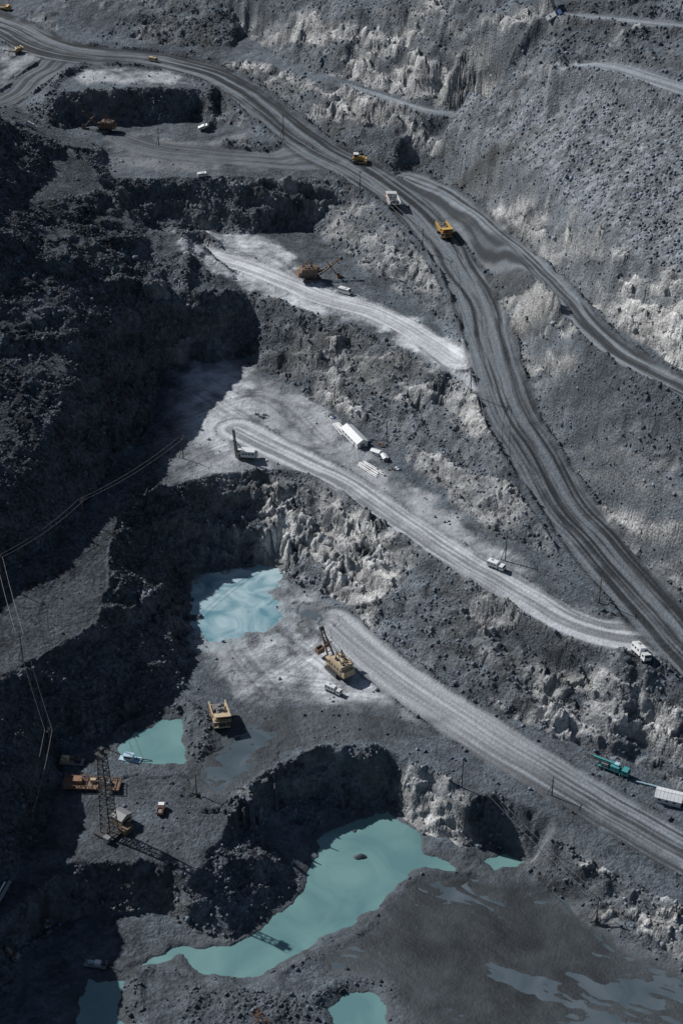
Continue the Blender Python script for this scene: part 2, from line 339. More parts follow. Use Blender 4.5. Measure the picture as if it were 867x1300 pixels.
dust([(105,95),(215,92),(238,106),(100,108)],105,.33,3)
dust([(140,170),(300,180),(370,205),(330,215),(150,215)],92,.15,6,.8)
dust([(0,70),(50,75),(60,100),(0,110)],103,.30,4,.8)
dust([(560,1000),(700,1050),(760,1095),(700,1070),(600,1020)],15,.17,4,.5)
dust([(-150,740),(0,735),(60,690),(140,640),(120,790),(60,836),(-20,870),(-150,870)],44,.06,5,.9,.2)
for (L,z) in [([(240,490),(320,540),(430,600)],46),([(210,600),(300,560),(420,570)],46),([(230,530),(330,500),(410,560)],46),([(260,310),(340,340),(420,372)],72),([(230,330),(330,320),(380,350)],72),([(300,860),(400,870),(520,880)],18),([(290,900),(360,850),(430,800)],18),([(300,930),(420,905),(560,930)],18),([(160,1000),(230,1000),(300,960),(420,925)],18),([(180,1070),(250,1040),(290,960)],17),([(520,1290),(600,1220),(760,1200)],.7),([(600,1300),(700,1240),(860,1260)],.7),([(0,800),(60,740),(150,650)],44),([(350,880),(300,820),(330,790),(420,850)],18)]:
    pts=catmull([(*S(a,b,z),z,1.) for a,b in L],5); D,LAT,SS,_,_=polydist(pts,12)
    m=(1-sst(3,7,D))*sst(-.1,.4,fbm0(LAT/.9,SS/30,2,3))*.5*(1-steep)
    col*= (1-m[...,None]*.6)
def road(k,lo,hi,amt=1.,tint=(.88,1,1.13)):
    D,LAT,SS,ZR,WR=rdat[k]
    m=(1-sst(-1.2,1.0,D-WR+n2*.8))*amt
    wl=LAT+fbm0(SS/30,LAT*0,2,6)*1.5
    tr=fbm0(wl/1.0,SS/70,2,5)*.85+fbm0(wl/3.2,SS/90,2,8)*.85+fbm0((LAT+SS*.03)/1.0,SS/60,1,9)*.3+.25*n2
    tr=sst(-.6,.7,tr)
    mix(m,((lo+(hi-lo)*tr)*(1+.10*n3))[...,None]*C(tint))
    e=np.exp(-((D-WR-.6)/1.0)**2)*amt
    mix(e*.5,(lo*.7+.015)*C(tint))
road('T1',.18,.30); road('T2',.14,.25); road('T3',.18,.30,.8)
road('U',.06,.14,.8); road('L',.06,.16)
road('A',.34,.60,.85,(.95,1,1.06)); road('B',.20,.52,.85,(.94,1,1.07))
road('C',.06,.25); road('r2',.045,.21); road('main',.032,.18)
D,LAT,SS,ZR,WR=rdat['C']
mm=(1-sst(-2,2,D-WR))*(1-sst(60,130,SS)); mix(mm*.8,(.34*(1+.45*fbm0(LAT/1.1,SS/45,3,5)))[...,None]*C((.94,1,1.07)))
wm=sst(-8,8,sdp(PG([(-150,150),(0,165),(80,190),(140,240),(190,340),(215,380),(240,450),(190,520),(150,590),(120,618),(0,700),(-150,740)],85)))  # west slope: shade painted into the colour as darker albedo
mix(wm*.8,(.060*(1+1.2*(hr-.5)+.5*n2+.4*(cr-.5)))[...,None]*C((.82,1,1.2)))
sm=sst(-6,6,sdp(PG([(-60,880),(60,845),(120,800),(150,650),(245,630),(245,800),(190,890),(75,965),(60,1060),(-60,1180)],30)))  # lower-left mound faces: their shade darkened into the rock colour
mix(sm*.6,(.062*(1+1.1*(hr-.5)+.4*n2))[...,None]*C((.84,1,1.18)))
wet=np.zeros_like(Z)
mix(fm*.95,(.048*(1+.35*n1+.35*n2))[...,None]*C((.84,1.0,1.12))); wet=np.maximum(wet,fm*.7)
mix(shore*.6*(1-fm),(.055*(1+.3*n2))[...,None]*C((.84,1,1.12))); wet=np.maximum(wet,shore*.5)
wt=sst(-6,4,sdp(PG([(240,955),(300,905),(420,900),(560,915),(500,945),(400,940),(330,965),(290,1010),(250,1010)],18)))
mix(wt*.75,(.055*(1+.4*n2))[...,None]*C((.84,1,1.12))); wet=np.maximum(wet,wt*.5)
si=sst(-9,2,sdp(PG(ponds[4][4],17.6))+n2*4)*(1-steep); mix(si*.6,(.30*(1+.3*n2))[...,None]*C((.86,1,1.1)))
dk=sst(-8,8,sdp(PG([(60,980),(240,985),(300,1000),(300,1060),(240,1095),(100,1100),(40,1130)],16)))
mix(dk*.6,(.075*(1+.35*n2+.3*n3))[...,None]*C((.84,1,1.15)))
mix(sst(.5,1,berm)*(1-sst(.1,.5,shore))*.5,(.085*(1+.8*(hr-.5)))[...,None]*C((.87,1,1.13)))
col=np.clip(col,.012,.7); smo=np.maximum(smo,wet)
# ---------------------------------------------------------------- materials
def newmat(name):
    m=bpy.data.materials.new(name); m.use_nodes=True
    return m,m.node_tree.nodes,m.node_tree.links,m.node_tree.nodes['Principled BSDF']
def ground_mat():
    m,n,l,b=newmat('mine_rock')
    at=n.new('ShaderNodeAttribute'); at.attribute_name='Col'
    aw=n.new('ShaderNodeAttribute'); aw.attribute_name='wet'
    as_=n.new('ShaderNodeAttribute'); as_.attribute_name='smo'
    tc=n.new('ShaderNodeTexCoord')
    def noise(sc,det,rough=.6):
        t=n.new('ShaderNodeTexNoise'); t.inputs['Scale'].default_value=sc; t.inputs['Detail'].default_value=det; t.inputs['Roughness'].default_value=rough
        l.new(tc.outputs['Object'],t.inputs['Vector']); return t
    a=noise(.9,6,.7); c=noise(.25,4)
    v=n.new('ShaderNodeTexVoronoi'); v.inputs['Scale'].default_value=1.1; l.new(tc.outputs['Object'],v.inputs['Vector'])
    mr=n.new('ShaderNodeMapRange'); mr.inputs[1].default_value=.25; mr.inputs[2].default_value=.75; mr.inputs[3].default_value=.48; mr.inputs[4].default_value=1.52
    l.new(a.outputs['Fac'],mr.inputs[0])
    mr2=n.new('ShaderNodeMapRange'); mr2.inputs[1].default_value=.3; mr2.inputs[2].default_value=.7; mr2.inputs[3].default_value=.8; mr2.inputs[4].default_value=1.2
    l.new(c.outputs['Fac'],mr2.inputs[0])
    mu=n.new('ShaderNodeMath'); mu.operation='MULTIPLY'; l.new(mr.outputs[0],mu.inputs[0]); l.new(mr2.outputs[0],mu.inputs[1])
    one=n.new('ShaderNodeMix'); one.data_type='FLOAT'; l.new(as_.outputs['Fac'],one.inputs[0]); l.new(mu.outputs[0],one.inputs[2]); one.inputs[3].default_value=1.
    vm=n.new('ShaderNodeVectorMath'); vm.operation='SCALE'; l.new(at.outputs['Color'],vm.inputs[0]); l.new(one.outputs[0],vm.inputs['Scale'])
    l.new(vm.outputs[0],b.inputs['Base Color'])
    rr=n.new('ShaderNodeMapRange'); rr.inputs[3].default_value=.95; rr.inputs[4].default_value=.42; l.new(aw.outputs['Fac'],rr.inputs[0]); l.new(rr.outputs[0],b.inputs['Roughness'])
    b.inputs['Specular IOR Level'].default_value=.22
    ad=n.new('ShaderNodeMath'); ad.operation='ADD'; l.new(a.outputs['Fac'],ad.inputs[0])
    m3=n.new('ShaderNodeMath'); m3.operation='MULTIPLY'; l.new(v.outputs['Distance'],m3.inputs[0]); m3.inputs[1].default_value=-.35; l.new(m3.outputs[0],ad.inputs[1])
    bs=n.new('ShaderNodeMapRange'); bs.inputs[3].default_value=.9; bs.inputs[4].default_value=.06; l.new(as_.outputs['Fac'],bs.inputs[0])
    bp=n.new('ShaderNodeBump'); bp.inputs['Distance'].default_value=.9; l.new(bs.outputs[0],bp.inputs['Strength']); l.new(ad.outputs[0],bp.inputs['Height']); l.new(bp.outputs[0],b.inputs['Normal'])
    return m
GM=ground_mat()
def water_mat(name,c1,c2,rough,sc):
    m,n,l,b=newmat(name)
    tc=n.new('ShaderNodeTexCoord'); t=n.new('ShaderNodeTexNoise'); t.inputs['Scale'].default_value=sc; t.inputs['Detail'].default_value=5; t.inputs['Distortion'].default_value=1.2
    l.new(tc.outputs['Object'],t.inputs['Vector'])
    r=n.new('ShaderNodeValToRGB'); r.color_ramp.elements[0].color=(*c1,1); r.color_ramp.elements[1].color=(*c2,1); r.color_ramp.elements[0].position=.35; r.color_ramp.elements[1].position=.65
    l.new(t.outputs['Fac'],r.inputs[0]); l.new(r.outputs[0],b.inputs['Base Color']); b.inputs['Roughness'].default_value=rough
    w=n.new('ShaderNodeTexNoise'); w.inputs['Scale'].default_value=1.5; l.new(tc.outputs['Object'],w.inputs['Vector'])
    bp=n.new('ShaderNodeBump'); bp.inputs['Strength'].default_value=.05; bp.inputs['Distance'].default_value=.1; l.new(w.outputs['Fac'],bp.inputs['Height']); l.new(bp.outputs[0],b.inputs['Normal'])
    return m
WM={'deep':water_mat('turquoise_water',(.10,.205,.215),(.155,.28,.28),.12,.045),
    'silt':water_mat('silty_water',(.11,.24,.29),(.36,.48,.52),.2,.09),
    'mud':water_mat('muddy_water',(.055,.078,.095),(.095,.12,.14),.16,.07)}
# ---------------------------------------------------------------- terrain mesh
def grid_mesh(name,X,Y,Z,mat):
    ny,nx=X.shape; me=bpy.data.meshes.new(name)
    co=np.stack([X,Y,Z],-1).reshape(-1,3).astype(np.float32)
    i=np.arange(ny*nx).reshape(ny,nx); q=np.stack([i[:-1,:-1],i[:-1,1:],i[1:,1:],i[1:,:-1]],-1).reshape(-1,4)
    me.vertices.add(len(co)); me.vertices.foreach_set('co',co.ravel())
    me.loops.add(q.size); me.loops.foreach_set('vertex_index',q.ravel().astype(np.int32))
    me.polygons.add(len(q)); me.polygons.foreach_set('loop_start',np.arange(0,q.size,4,dtype=np.int32)); me.polygons.foreach_set('loop_total',np.full(len(q),4,np.int32))
    me.update(calc_edges=True); me.materials.append(mat)
    ob=bpy.data.objects.new(name,me); bpy.context.collection.objects.link(ob); return ob
gy,gx=np.gradient(blur(Zb,4),ys,xs); gl=np.hypot(gx,gy)+1e-3
push=hardm*(1-onroad)*(ridged(ub/4,vb/4,3,5)*.9+(cq-.5)*.9)
XX=X-gx/gl*push; YY=Y-gy/gl*push
ter=grid_mesh('terrain',XX,YY,Zf,GM)
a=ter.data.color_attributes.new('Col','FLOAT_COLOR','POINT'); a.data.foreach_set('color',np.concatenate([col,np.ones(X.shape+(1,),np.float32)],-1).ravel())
a=ter.data.attributes.new('wet','FLOAT','POINT'); a.data.foreach_set('value',wet.ravel().astype(np.float32))
a=ter.data.attributes.new('smo','FLOAT','POINT'); a.data.foreach_set('value',smo.ravel().astype(np.float32))
def H(x,y): return float(samp(Zf,np.array([x]),np.array([y]))[0])
def hit(px,py):
    d=ray(px,py); t=350.
    while t<1200:
        x,y,z=d[0]*t,d[1]*t,HC+d[2]*t
        if z<=H(x,y): break
        t+=2
    lo,hi=t-2,t
    for _ in range(12):
        t=(lo+hi)/2
        if HC+d[2]*t<=H(d[0]*t,d[1]*t): hi=t
        else: lo=t
    return (d[0]*t,d[1]*t,H(d[0]*t,d[1]*t))
# ---------------------------------------------------------------- water sheets
def sheet(name,z,poly,mat,off=4):
    P_=np.array(poly); n=len(P_)
    area=sum(P_[i][0]*P_[(i+1)%n][1]-P_[(i+1)%n][0]*P_[i][1] for i in range(n)); sg=1 if area>0 else -1
    out=[]
    for i in range(n):
        a,b,c=P_[i-1],P_[i],P_[(i+1)%n]; t=(c-a); t=t/(np.hypot(*t)+1e-9); nn=np.array([t[1],-t[0]])*sg; out.append(b+nn*off)
    me=bpy.data.meshes.new(name); me.from_pydata([(p[0],p[1],z) for p in out],[],[list(range(n)) if sg>0 else list(range(n))[::-1]]); me.materials.append(mat)
    ob=bpy.data.objects.new(name,me); bpy.context.collection.objects.link(ob)
for nm,zw,dep,mt,L in ponds: sheet(nm,zw,PG(L,zw),WM[mt])
sheet('mud_puddle',.62,PG(MF,.62),WM['mud'],1)
# ---------------------------------------------------------------- loose rock
def rubble(name,N,smin,smax,maskf,mat,pw=3.):
    t=(1+5**.5)/2
    ic=np.array([(-1,t,0),(1,t,0),(-1,-t,0),(1,-t,0),(0,-1,t),(0,1,t),(0,-1,-t),(0,1,-t),(t,0,-1),(t,0,1),(-t,0,-1),(-t,0,1)],np.float32); ic/=np.linalg.norm(ic[0])
    fc=np.array([(0,11,5),(0,5,1),(0,1,7),(0,7,10),(0,10,11),(1,5,9),(5,11,4),(11,10,2),(10,7,6),(7,1,8),(3,9,4),(3,4,2),(3,2,6),(3,6,8),(3,8,9),(4,9,5),(2,4,11),(6,2,10),(8,6,7),(9,8,1)],np.int32)
    px=rng.uniform(-190,195,N*6); py=rng.uniform(302,900,N*6)
    i=np.searchsorted(xs,px)-1; j=np.searchsorted(ys,py)-1
    keep=rng.random(N*6)<maskf[j,i]; px,py,i,j=[q[keep][:N] for q in (px,py,i,j)]; n=len(px)
    pz=samp(Zf,px,py)
    s=smin+(smax-smin)*rng.random(n)**pw
    q=rng.normal(size=(n,4)); q/=np.linalg.norm(q,axis=1)[:,None]; w,x,y,z=q.T
    R=np.stack([1-2*(y*y+z*z),2*(x*y-z*w),2*(x*z+y*w),2*(x*y+z*w),1-2*(x*x+z*z),2*(y*z-x*w),2*(x*z-y*w),2*(y*z+x*w),1-2*(x*x+y*y)],-1).reshape(n,3,3)
    v=ic[None]*(1+rng.uniform(-.35,.3,(n,12,1)))*(s[:,None]*rng.uniform(.5,1.1,(n,3)))[:,None,:]
    v=np.einsum('nij,nkj->nki',R,v)+np.stack([px,py,pz+s*.15],-1)[:,None,:]
    ff=(fc[None]+12*np.arange(n)[:,None,None]).reshape(-1,3)
    me=bpy.data.meshes.new(name); me.vertices.add(12*n); me.vertices.foreach_set('co',v.astype(np.float32).ravel())
    me.loops.add(ff.size); me.loops.foreach_set('vertex_index',ff.ravel().astype(np.int32)); me.polygons.add(len(ff))
    me.polygons.foreach_set('loop_start',np.arange(0,ff.size,3,dtype=np.int32)); me.polygons.foreach_set('loop_total',np.full(len(ff),3,np.int32)); me.update(calc_edges=True)
    me.materials.append(mat)
    c=col[j,i]*.8+.2*.13; c=np.clip(c*rng.uniform(.65,1.9,(n,1)),.015,.45)*np.array([.93,1,1.09]); c4=np.concatenate([np.repeat(c,12,0),np.ones((12*n,1))],1).astype(np.float32)
    a=me.color_attributes.new('Col','FLOAT_COLOR','POINT'); a.data.foreach_set('color',c4.ravel())
    ob=bpy.data.objects.new(name,me); bpy.context.collection.objects.link(ob)
okp=(1-onroad)*(allp<-.5)*(1-fm)
dens=okp*(steep*(1-hardm*.7)*.55+.06*sst(0,.8,n1+n2)+.5*sst(.4,1.2,berm))
rubble('rubble',70000,.2,.95,np.clip(dens*.9,0,1),GM,4)
rubble('boulders',700,.9,1.7,np.clip(okp*steep*(1-g)*.35,0,1),GM,3)
# ---------------------------------------------------------------- machine materials
def paint(name,c,rough=.55,dirt=.35,metal=0.):
    m,n,l,b=newmat(name)
    tc=n.new('ShaderNodeTexCoord'); t=n.new('ShaderNodeTexNoise'); t.inputs['Scale'].default_value=1.3; t.inputs['Detail'].default_value=7; t.inputs['Roughness'].default_value=.7
    l.new(tc.outputs['Object'],t.inputs['Vector'])
    r=n.new('ShaderNodeValToRGB'); r.color_ramp.elements[0].position=.38; r.color_ramp.elements[1].position=.66
    r.color_ramp.elements[0].color=(*c,1); d=(.11,.115,.12); r.color_ramp.elements[1].color=(*[c[i]*(1-dirt)+d[i]*dirt for i in range(3)],1)
    l.new(t.outputs['Fac'],r.inputs[0]); l.new(r.outputs[0],b.inputs['Base Color']); b.inputs['Roughness'].default_value=rough; b.inputs['Metallic'].default_value=metal
    return m
M={'white':paint('white_paint',(.70,.72,.73)),'cream':paint('cream_paint',(.54,.43,.27),.6,.5),'yellow':paint('yellow_paint',(.60,.38,.08),.6,.5),'orange':paint('orange_paint',(.45,.20,.07),.6,.6),
   'brown':paint('rusty_paint',(.17,.10,.06),.7,.5),'red':paint('red_paint',(.40,.08,.04)),'teal':paint('teal_paint',(.04,.30,.31),.5,.4),'blue':paint('blue_paint',(.07,.16,.4)),'lblue':paint('light_blue_paint',(.4,.58,.68)),
   'rust':paint('rusty_orange_steel',(.26,.13,.06),.8,.6),
   'dark':paint('dark_steel',(.03,.032,.035),.6,.3),'steel':paint('grey_steel',(.2,.21,.22),.5,.4),'tyre':paint('tyre_rubber',(.025,.025,.027),.85,.5),'glass':paint('window_glass',(.02,.03,.04),.08,.1),
   'wood':paint('pole_timber',(.06,.05,.045),.9,.3),'dust':paint('dusty_load',(.2,.2,.21),.95,.5),'roof':paint('sheet_roof',(.68,.71,.73),.45,.25),'weed':paint('dry_foliage',(.3,.11,.03),.9,.3),'bark':paint('dry_twigs',(.16,.08,.04),.9,.2)}
class Bd:
    def __init__(s): s.v=[];s.f=[];s.mi=[];s.mn=[]
    def add(s,v,f,m):
        o=len(s.v); s.v+=[tuple(q) for q in v]; s.f+=[[o+i for i in q] for q in f]
        if m not in s.mn: s.mn.append(m)
        s.mi+=[s.mn.index(m)]*len(f)
    def box(s,c,d,m,top=(1,1),ry=0,rz=0):
        x,y,z=[q/2 for q in d]; t0,t1=top
        v=[(-x,-y,-z),(x,-y,-z),(x,y,-z),(-x,y,-z),(-x*t0,-y*t1,z),(x*t0,-y*t1,z),(x*t0,y*t1,z),(-x*t0,y*t1,z)]
        R=Matrix.Rotation(rz,3,'Z')@Matrix.Rotation(ry,3,'Y')
        v=[R@Vector(q)+Vector(c) for q in v]
        s.add(v,[(0,3,2,1),(4,5,6,7),(0,1,5,4),(1,2,6,5),(2,3,7,6),(3,0,4,7)],m)
    def prism(s,pts,y0,y1,m):
        n=len(pts); v=[(p[0],y0,p[1]) for p in pts]+[(p[0],y1,p[1]) for p in pts]
        s.add(v,[list(range(n)),list(range(2*n-1,n-1,-1))]+[(i,n+i,n+(i+1)%n,(i+1)%n) for i in range(n)],m)
    def cyl(s,a,b,r,m,n=8,r2=None):
        a=Vector(a);b=Vector(b); r2=r if r2 is None else r2; d=(b-a).normalized(); u=d.orthogonal().normalized(); w=d.cross(u)
        v=[a+(u*math.cos(t)+w*math.sin(t))*r for t in [2*math.pi*i/n for i in range(n)]]+[b+(u*math.cos(t)+w*math.sin(t))*r2 for t in [2*math.pi*i/n for i in range(n)]]
        s.add(v,[list(range(n))[::-1],list(range(n,2*n))]+[(i,(i+1)%n,n+(i+1)%n,n+i) for i in range(n)],m)
    def wheel(s,x,y,r,w):
        s.cyl((x,y-w/2,r),(x,y+w/2,r),r,'tyre',18); s.cyl((x,y-w/2-.04,r),(x,y+w/2+.04,r),r*.45,'steel',12)
    def rail(s,pts,h,m='dark',r=.05):
        for p,q in zip(pts[:-1],pts[1:]):
            s.cyl((p[0],p[1],p[2]+h),(q[0],q[1],q[2]+h),r,m,4)
            n=max(1,int((Vector(q)-Vector(p)).length/1.2))
            for i in range(n+1):
                c=Vector(p).lerp(Vector(q),i/n); s.cyl(c,c+Vector((0,0,h)),r,m,4)
    def put(s,name,px,py,hx,hy,sc=1.,dz=0.,flat=False):
        me=bpy.data.meshes.new(name); me.from_pydata(s.v,[],s.f); 
        for k in s.mn: me.materials.append(M[k])
        me.polygons.foreach_set('material_index',s.mi); me.update()
        ob=bpy.data.objects.new(name,me); bpy.context.collection.objects.link(ob)
        x,y,z=hit(px,py); hz=S(px+hx,py+hy,z); ang=math.atan2(hz[1]-y,hz[0]-x)
        fx,fy=math.cos(ang),math.sin(ang); L=3.5*sc; Wd=2.2*sc
        zs=[H(x+fx*a-fy*b,y+fy*a+fx*b) for a in(-L,0,L) for b in(-Wd,0,Wd)]
        zf=sum(zs[6:])/3; zr=sum(zs[:3])/3; zl=(zs[2]+zs[8])/2; zrr=(zs[0]+zs[6])/2
        if flat: zf=zr; zl=zrr
        ax=Vector((fx*2*L,fy*2*L,zf-zr)).normalized(); ay=Vector((-fy*2*Wd,fx*2*Wd,zl-zrr)).normalized(); az=ax.cross(ay).normalized(); ay=az.cross(ax)
        R=Matrix((ax,ay,az)).transposed().to_4x4()
        ob.matrix_world=Matrix.Translation((x,y,sum(zs)/9+.02+dz))@R@Matrix.Scale(sc,4)
        return ob
def dump_truck(main,trim,bed,load=True):
    b=Bd()
    for y in(-2.3,2.3): b.wheel(3.3,y,1.45,1.1)
    for y in(-2.5,-1.45,1.45,2.5): b.wheel(-2.6,y,1.45,.95)
    b.box((.3,0,1.9),(9.6,2.0,.9),'dark')
    b.cyl((-2.6,-2,1.45),(-2.6,2,1.45),.5,'dark')
    b.box((4.0,0,2.9),(2.2,3.2,1.5),main); b.box((5.12,0,2.7),(.12,2.4,1.3),'dark')
    b.box((3.9,0,3.7),(2.6,6.0,.18),trim); b.box((5.2,0,1.6),(.35,5.4,.5),trim)
    b.box((3.7,1.85,4.55),(1.9,2.0,1.6),main,(.9,.92)); b.box((3.7,1.85,4.75),(2.0,1.9,.75),'glass',(.92,.95)); b.box((3.7,1.85,5.4),(2.1,2.1,.12),trim)
    b.box((3.6,-1.9,4.2),(1.6,1.5,.8),trim)
    for y in(-2.5,2.5): b.cyl((5.1,y,1.4),(4.9,y,3.7),.06,trim,4); b.box((5.05,y*.6,2.2),(.1,.35,.3),'white')
    b.rail([(5.15,-2.9,3.8),(5.15,2.9,3.8)],.9,trim)
    b.prism([(-5.6,3.6),(-5.6,3.3),(-1,2.5),(2.0,2.9),(2.0,3.2),(-1,2.8)],-2.7,2.7,bed)
    for y0,y1 in((-3.0,-2.7),(2.7,3.0)): b.prism([(-5.6,3.3),(-1,2.5),(2.0,2.9),(2.6,5.4),(-5.9,4.9)],y0,y1,bed)
    b.prism([(2.0,2.9),(2.3,2.9),(2.9,5.4),(2.6,5.4)],-2.7,2.7,bed)
    b.prism([(2.6,5.4),(5.2,5.75),(5.2,5.95),(2.6,5.65)],-2.9,2.9,bed)
    for x in(-4.5,-3,-1.5,0,1.5):
        for y in(-3.08,3.08): b.box((x,y,3.95),(.22,.16,1.7),main)
    if load:
        for i in range(26): 
            x=random.uniform(-4.3,1.6); y=random.uniform(-2,2); r=random.uniform(.6,1.1); b.box((x,y,4.1+.6*(1-abs(y)/2.4)),(r*1.5,r*1.4,r),'dust',(.5,.5),rz=random.random()*3,ry=random.uniform(-.4,.4))
    return b
def track(b,y,L,h,w,m='dark'):
    r=h/2; pts=[(-L/2+r+r*math.cos(t),r+r*math.sin(t)) for t in [math.pi/2+math.pi*i/6 for i in range(7)]]+[(L/2-r+r*math.cos(t),r+r*math.sin(t)) for t in [-math.pi/2+math.pi*i/6 for i in range(7)]]
    b.prism(pts,y-w/2,y+w/2,m)
    for i in range(int(L/1.0)): b.cyl((-L/2+r+i*(L-2*r)/max(1,int(L)-1),y-w/2-.06,r*.8),(-L/2+r+i*(L-2*r)/max(1,int(L)-1),y+w/2+.06,r*.8),r*.45,'steel',10)
def rope_shovel(main,roof,raise_=48,stick='brown'):
    b=Bd(); 
    for y in(-2.6,2.6): track(b,y,8,1.7,1.3)
    b.box((0,0,1.4),(5,4.4,1.0),'dark'); b.cyl((0,0,1.8),(0,0,2.5),2.3,'steel',20)
    b.box((-2,0,2.7),(9.5,6.2,.4),'dark')
    b.box((-2.6,0,4.6),(8.0,5.4,3.4),main); b.prism([(-6.7,6.3),(1.5,6.3),(1.3,6.9),(-6.4,6.9)],-2.9,2.9,roof)
    b.box((-7.3,0,3.9),(1.6,5.4,2.4),main,(.8,.95))
    for x in(-5.8,-4,-2.2,-.4):
        for y in(-2.74,2.74): b.box((x,y,4.9),(1.0,.06,1.2),'glass'); b.box((x,y,3.5),(1.2,.06,.7),'dark')
    for x,y in((-5,1),(-3,-1.2),(-1.2,1.1)): b.box((x,y,7.15),(1.2,1.1,.6),'steel'); b.cyl((x,y,7.4),(x,y,8.0),.25,'dark')
    b.box((-4.2,-.9,7.05),(1.6,1.4,.3),'brown'); b.box((-1,-1.6,7.0),(1.1,1.5,.25),'dark')
    b.box((2.3,2.1,4.4),(2.2,1.7,3.0),main); b.box((2.5,2.1,5.0),(2.0,1.8,1.2),'glass'); b.box((2.3,2.1,6.0),(2.4,1.9,.15),roof)
    b.rail([(-6.6,3.05,2.9),(1.5,3.05,2.9)],1.0,main); b.rail([(-6.6,-3.05,2.9),(1.5,-3.05,2.9)],1.0,main); b.rail([(-6.3,2.7,6.9),(1.2,2.7,6.9)],.9,main); b.rail([(-6.3,-2.7,6.9),(1.2,-2.7,6.9)],.9,main)
    a=math.radians(raise_); L=13; tip=Vector((3+L*math.cos(a),0,3.2+L*math.sin(a)))
    for y in(-.95,.95): b.cyl((3,y*1.4,3.2),(tip.x,y*.5,tip.z),.42,stick,6,.3)
    for i in range(1,7):
        t=i/7; p=Vector((3,0,3.2)).lerp(tip,t); b.cyl((p.x,-1.1*(1-t*.5),p.z),(p.x,1.1*(1-t*.5),p.z),.18,stick,5)
    b.cyl((tip.x,-.7,tip.z),(tip.x,.7,tip.z),.85,'dark',16)
    for y in(-1.6,1.6):
        b.cyl((-1,y,6.9),(-1.6,y*.6,11),.2,stick,5); b.cyl((-5,y,6.9),(-1.6,y*.6,11),.17,stick,5); b.cyl((-1.6,y*.6,11),(tip.x,y*.3,tip.z),.07,'dark',4)
    mid=Vector((3,0,3.2)).lerp(tip,.5); dip=Vector((mid.x+4.6,0,mid.z-5.8)); back=mid+(mid-dip)*.45
    for y in(-.75,.75): b.cyl((back.x,y,back.z),(dip.x,y,dip.z),.24,'brown',6)
    b.box(tuple(mid),(1.3,1.9,1.3),'brown')
    dx,dz=dip.x,dip.z
    for y0,y1 in((-1.5,-1.3),(1.3,1.5)): b.prism([(dx-.9,dz+.9),(dx+1.2,dz+1.2),(dx+1.5,dz-1.1),(dx-.7,dz-1.3)],y0,y1,'brown')
    b.prism([(dx-.9,dz+.9),(dx-.65,dz+.9),(dx-.45,dz-1.3),(dx-.7,dz-1.3)],-1.3,1.3,'brown'); b.prism([(dx-.7,dz-1.3),(dx+1.5,dz-1.1),(dx+1.5,dz-.85),(dx-.7,dz-1.05)],-1.3,1.3,'brown'); b.prism([(dx+1.0,dz+1.2),(dx+1.2,dz+1.2),(dx+1.5,dz-.9),(dx+1.3,dz-.9)],-1.3,1.3,'brown')
    for y in(-1.1,-.4,.4,1.1): b.box((dx+.9,y,dz+1.5),(.3,.25,.7),'steel')
    for y in(-.4,.4): b.cyl((tip.x+.8,y,tip.z),(dx+.2,y,dz+1.2),.06,'dark',4)
    return b
def van(main,stripe=None,L=5.6):
    b=Bd()
    for x in(-L*.3,L*.3):
        for y in(-.9,.9): b.wheel(x,y,.45,.32)
    b.prism([(-L/2,.6),(L/2,.6),(L/2,1.25),(L/2-.35,1.5),(L/2-.9,2.4),(-L/2+.1,2.45),(-L/2,2.2)],-1.05,1.05,main)
    b.prism([(L/2-.33,1.52),(L/2-.82,2.32),(L/2-.76,2.34),(L/2-.26,1.54)],-.9,.9,'glass')
    for i in range(4):
        for y in(-1.06,1.06): b.box((-L/2+.8+i*(L-2.1)/3.2,y,1.95),(.85,.04,.5),'glass')
    b.box((0,0,.55),(L*.95,1.9,.25),'dark'); b.box((L/2+.05,0,.7),(.15,2.0,.25),'dark'); b.box((-.3,0,2.53),(1.6,1.2,.14),main)
    return b
def lorry(cab,bed,box=True,L=8):
    b=Bd()
    for x in(L/2-1.4,-L/2+1.2,-L/2+2.5):
        for y in(-1.05,1.05): b.wheel(x,y,.55,.4)
    b.box((0,0,.9),(L-.4,1.0,.3),'dark')
    b.prism([(L/2-2.1,.9),(L/2,.9),(L/2,1.9),(L/2-.25,2.8),(L/2-2.0,2.85)],-1.2,1.2,cab); b.prism([(L/2+.01,1.95),(L/2-.2,2.7),(L/2-.14,2.72),(L/2+.07,1.97)],-1.05,1.05,'glass')
    for y in(-1.22,1.22): b.box((L/2-1.1,y,2.2),(.9,.04,.6),'glass')
    b.box((L/2+.05,0,.85),(.2,2.3,.35),'dark')
    if box:
        b.box((-1.3,0,2.35),(L-3.0,2.4,2.3),bed); b.box((-1.3,0,3.56),(L-3.4,2.2,.12),'roof'); b.box((-1.8,.3,3.7),(.8,.8,.2),'steel')
        for i in range(3):
            for y in(-1.22,1.22): b.box((-3+i*1.5,y,2.6),(.8,.04,.6),'glass')
    else:
        b.box((-1.2,0,1.25),(L-2.8,2.4,.15),bed)
        for y in(-1.17,1.17): b.box((-1.2,y,1.7),(L-2.8,.08,.8),bed)
        for x in(-1.2-(L-2.8)/2,-1.2+(L-2.8)/2): b.box((x,0,1.75),(.08,2.4,.9),bed)
        b.box((-1.2,0,1.5),(L-3.4,2.0,.5),'dust',(.7,.6))
    return b
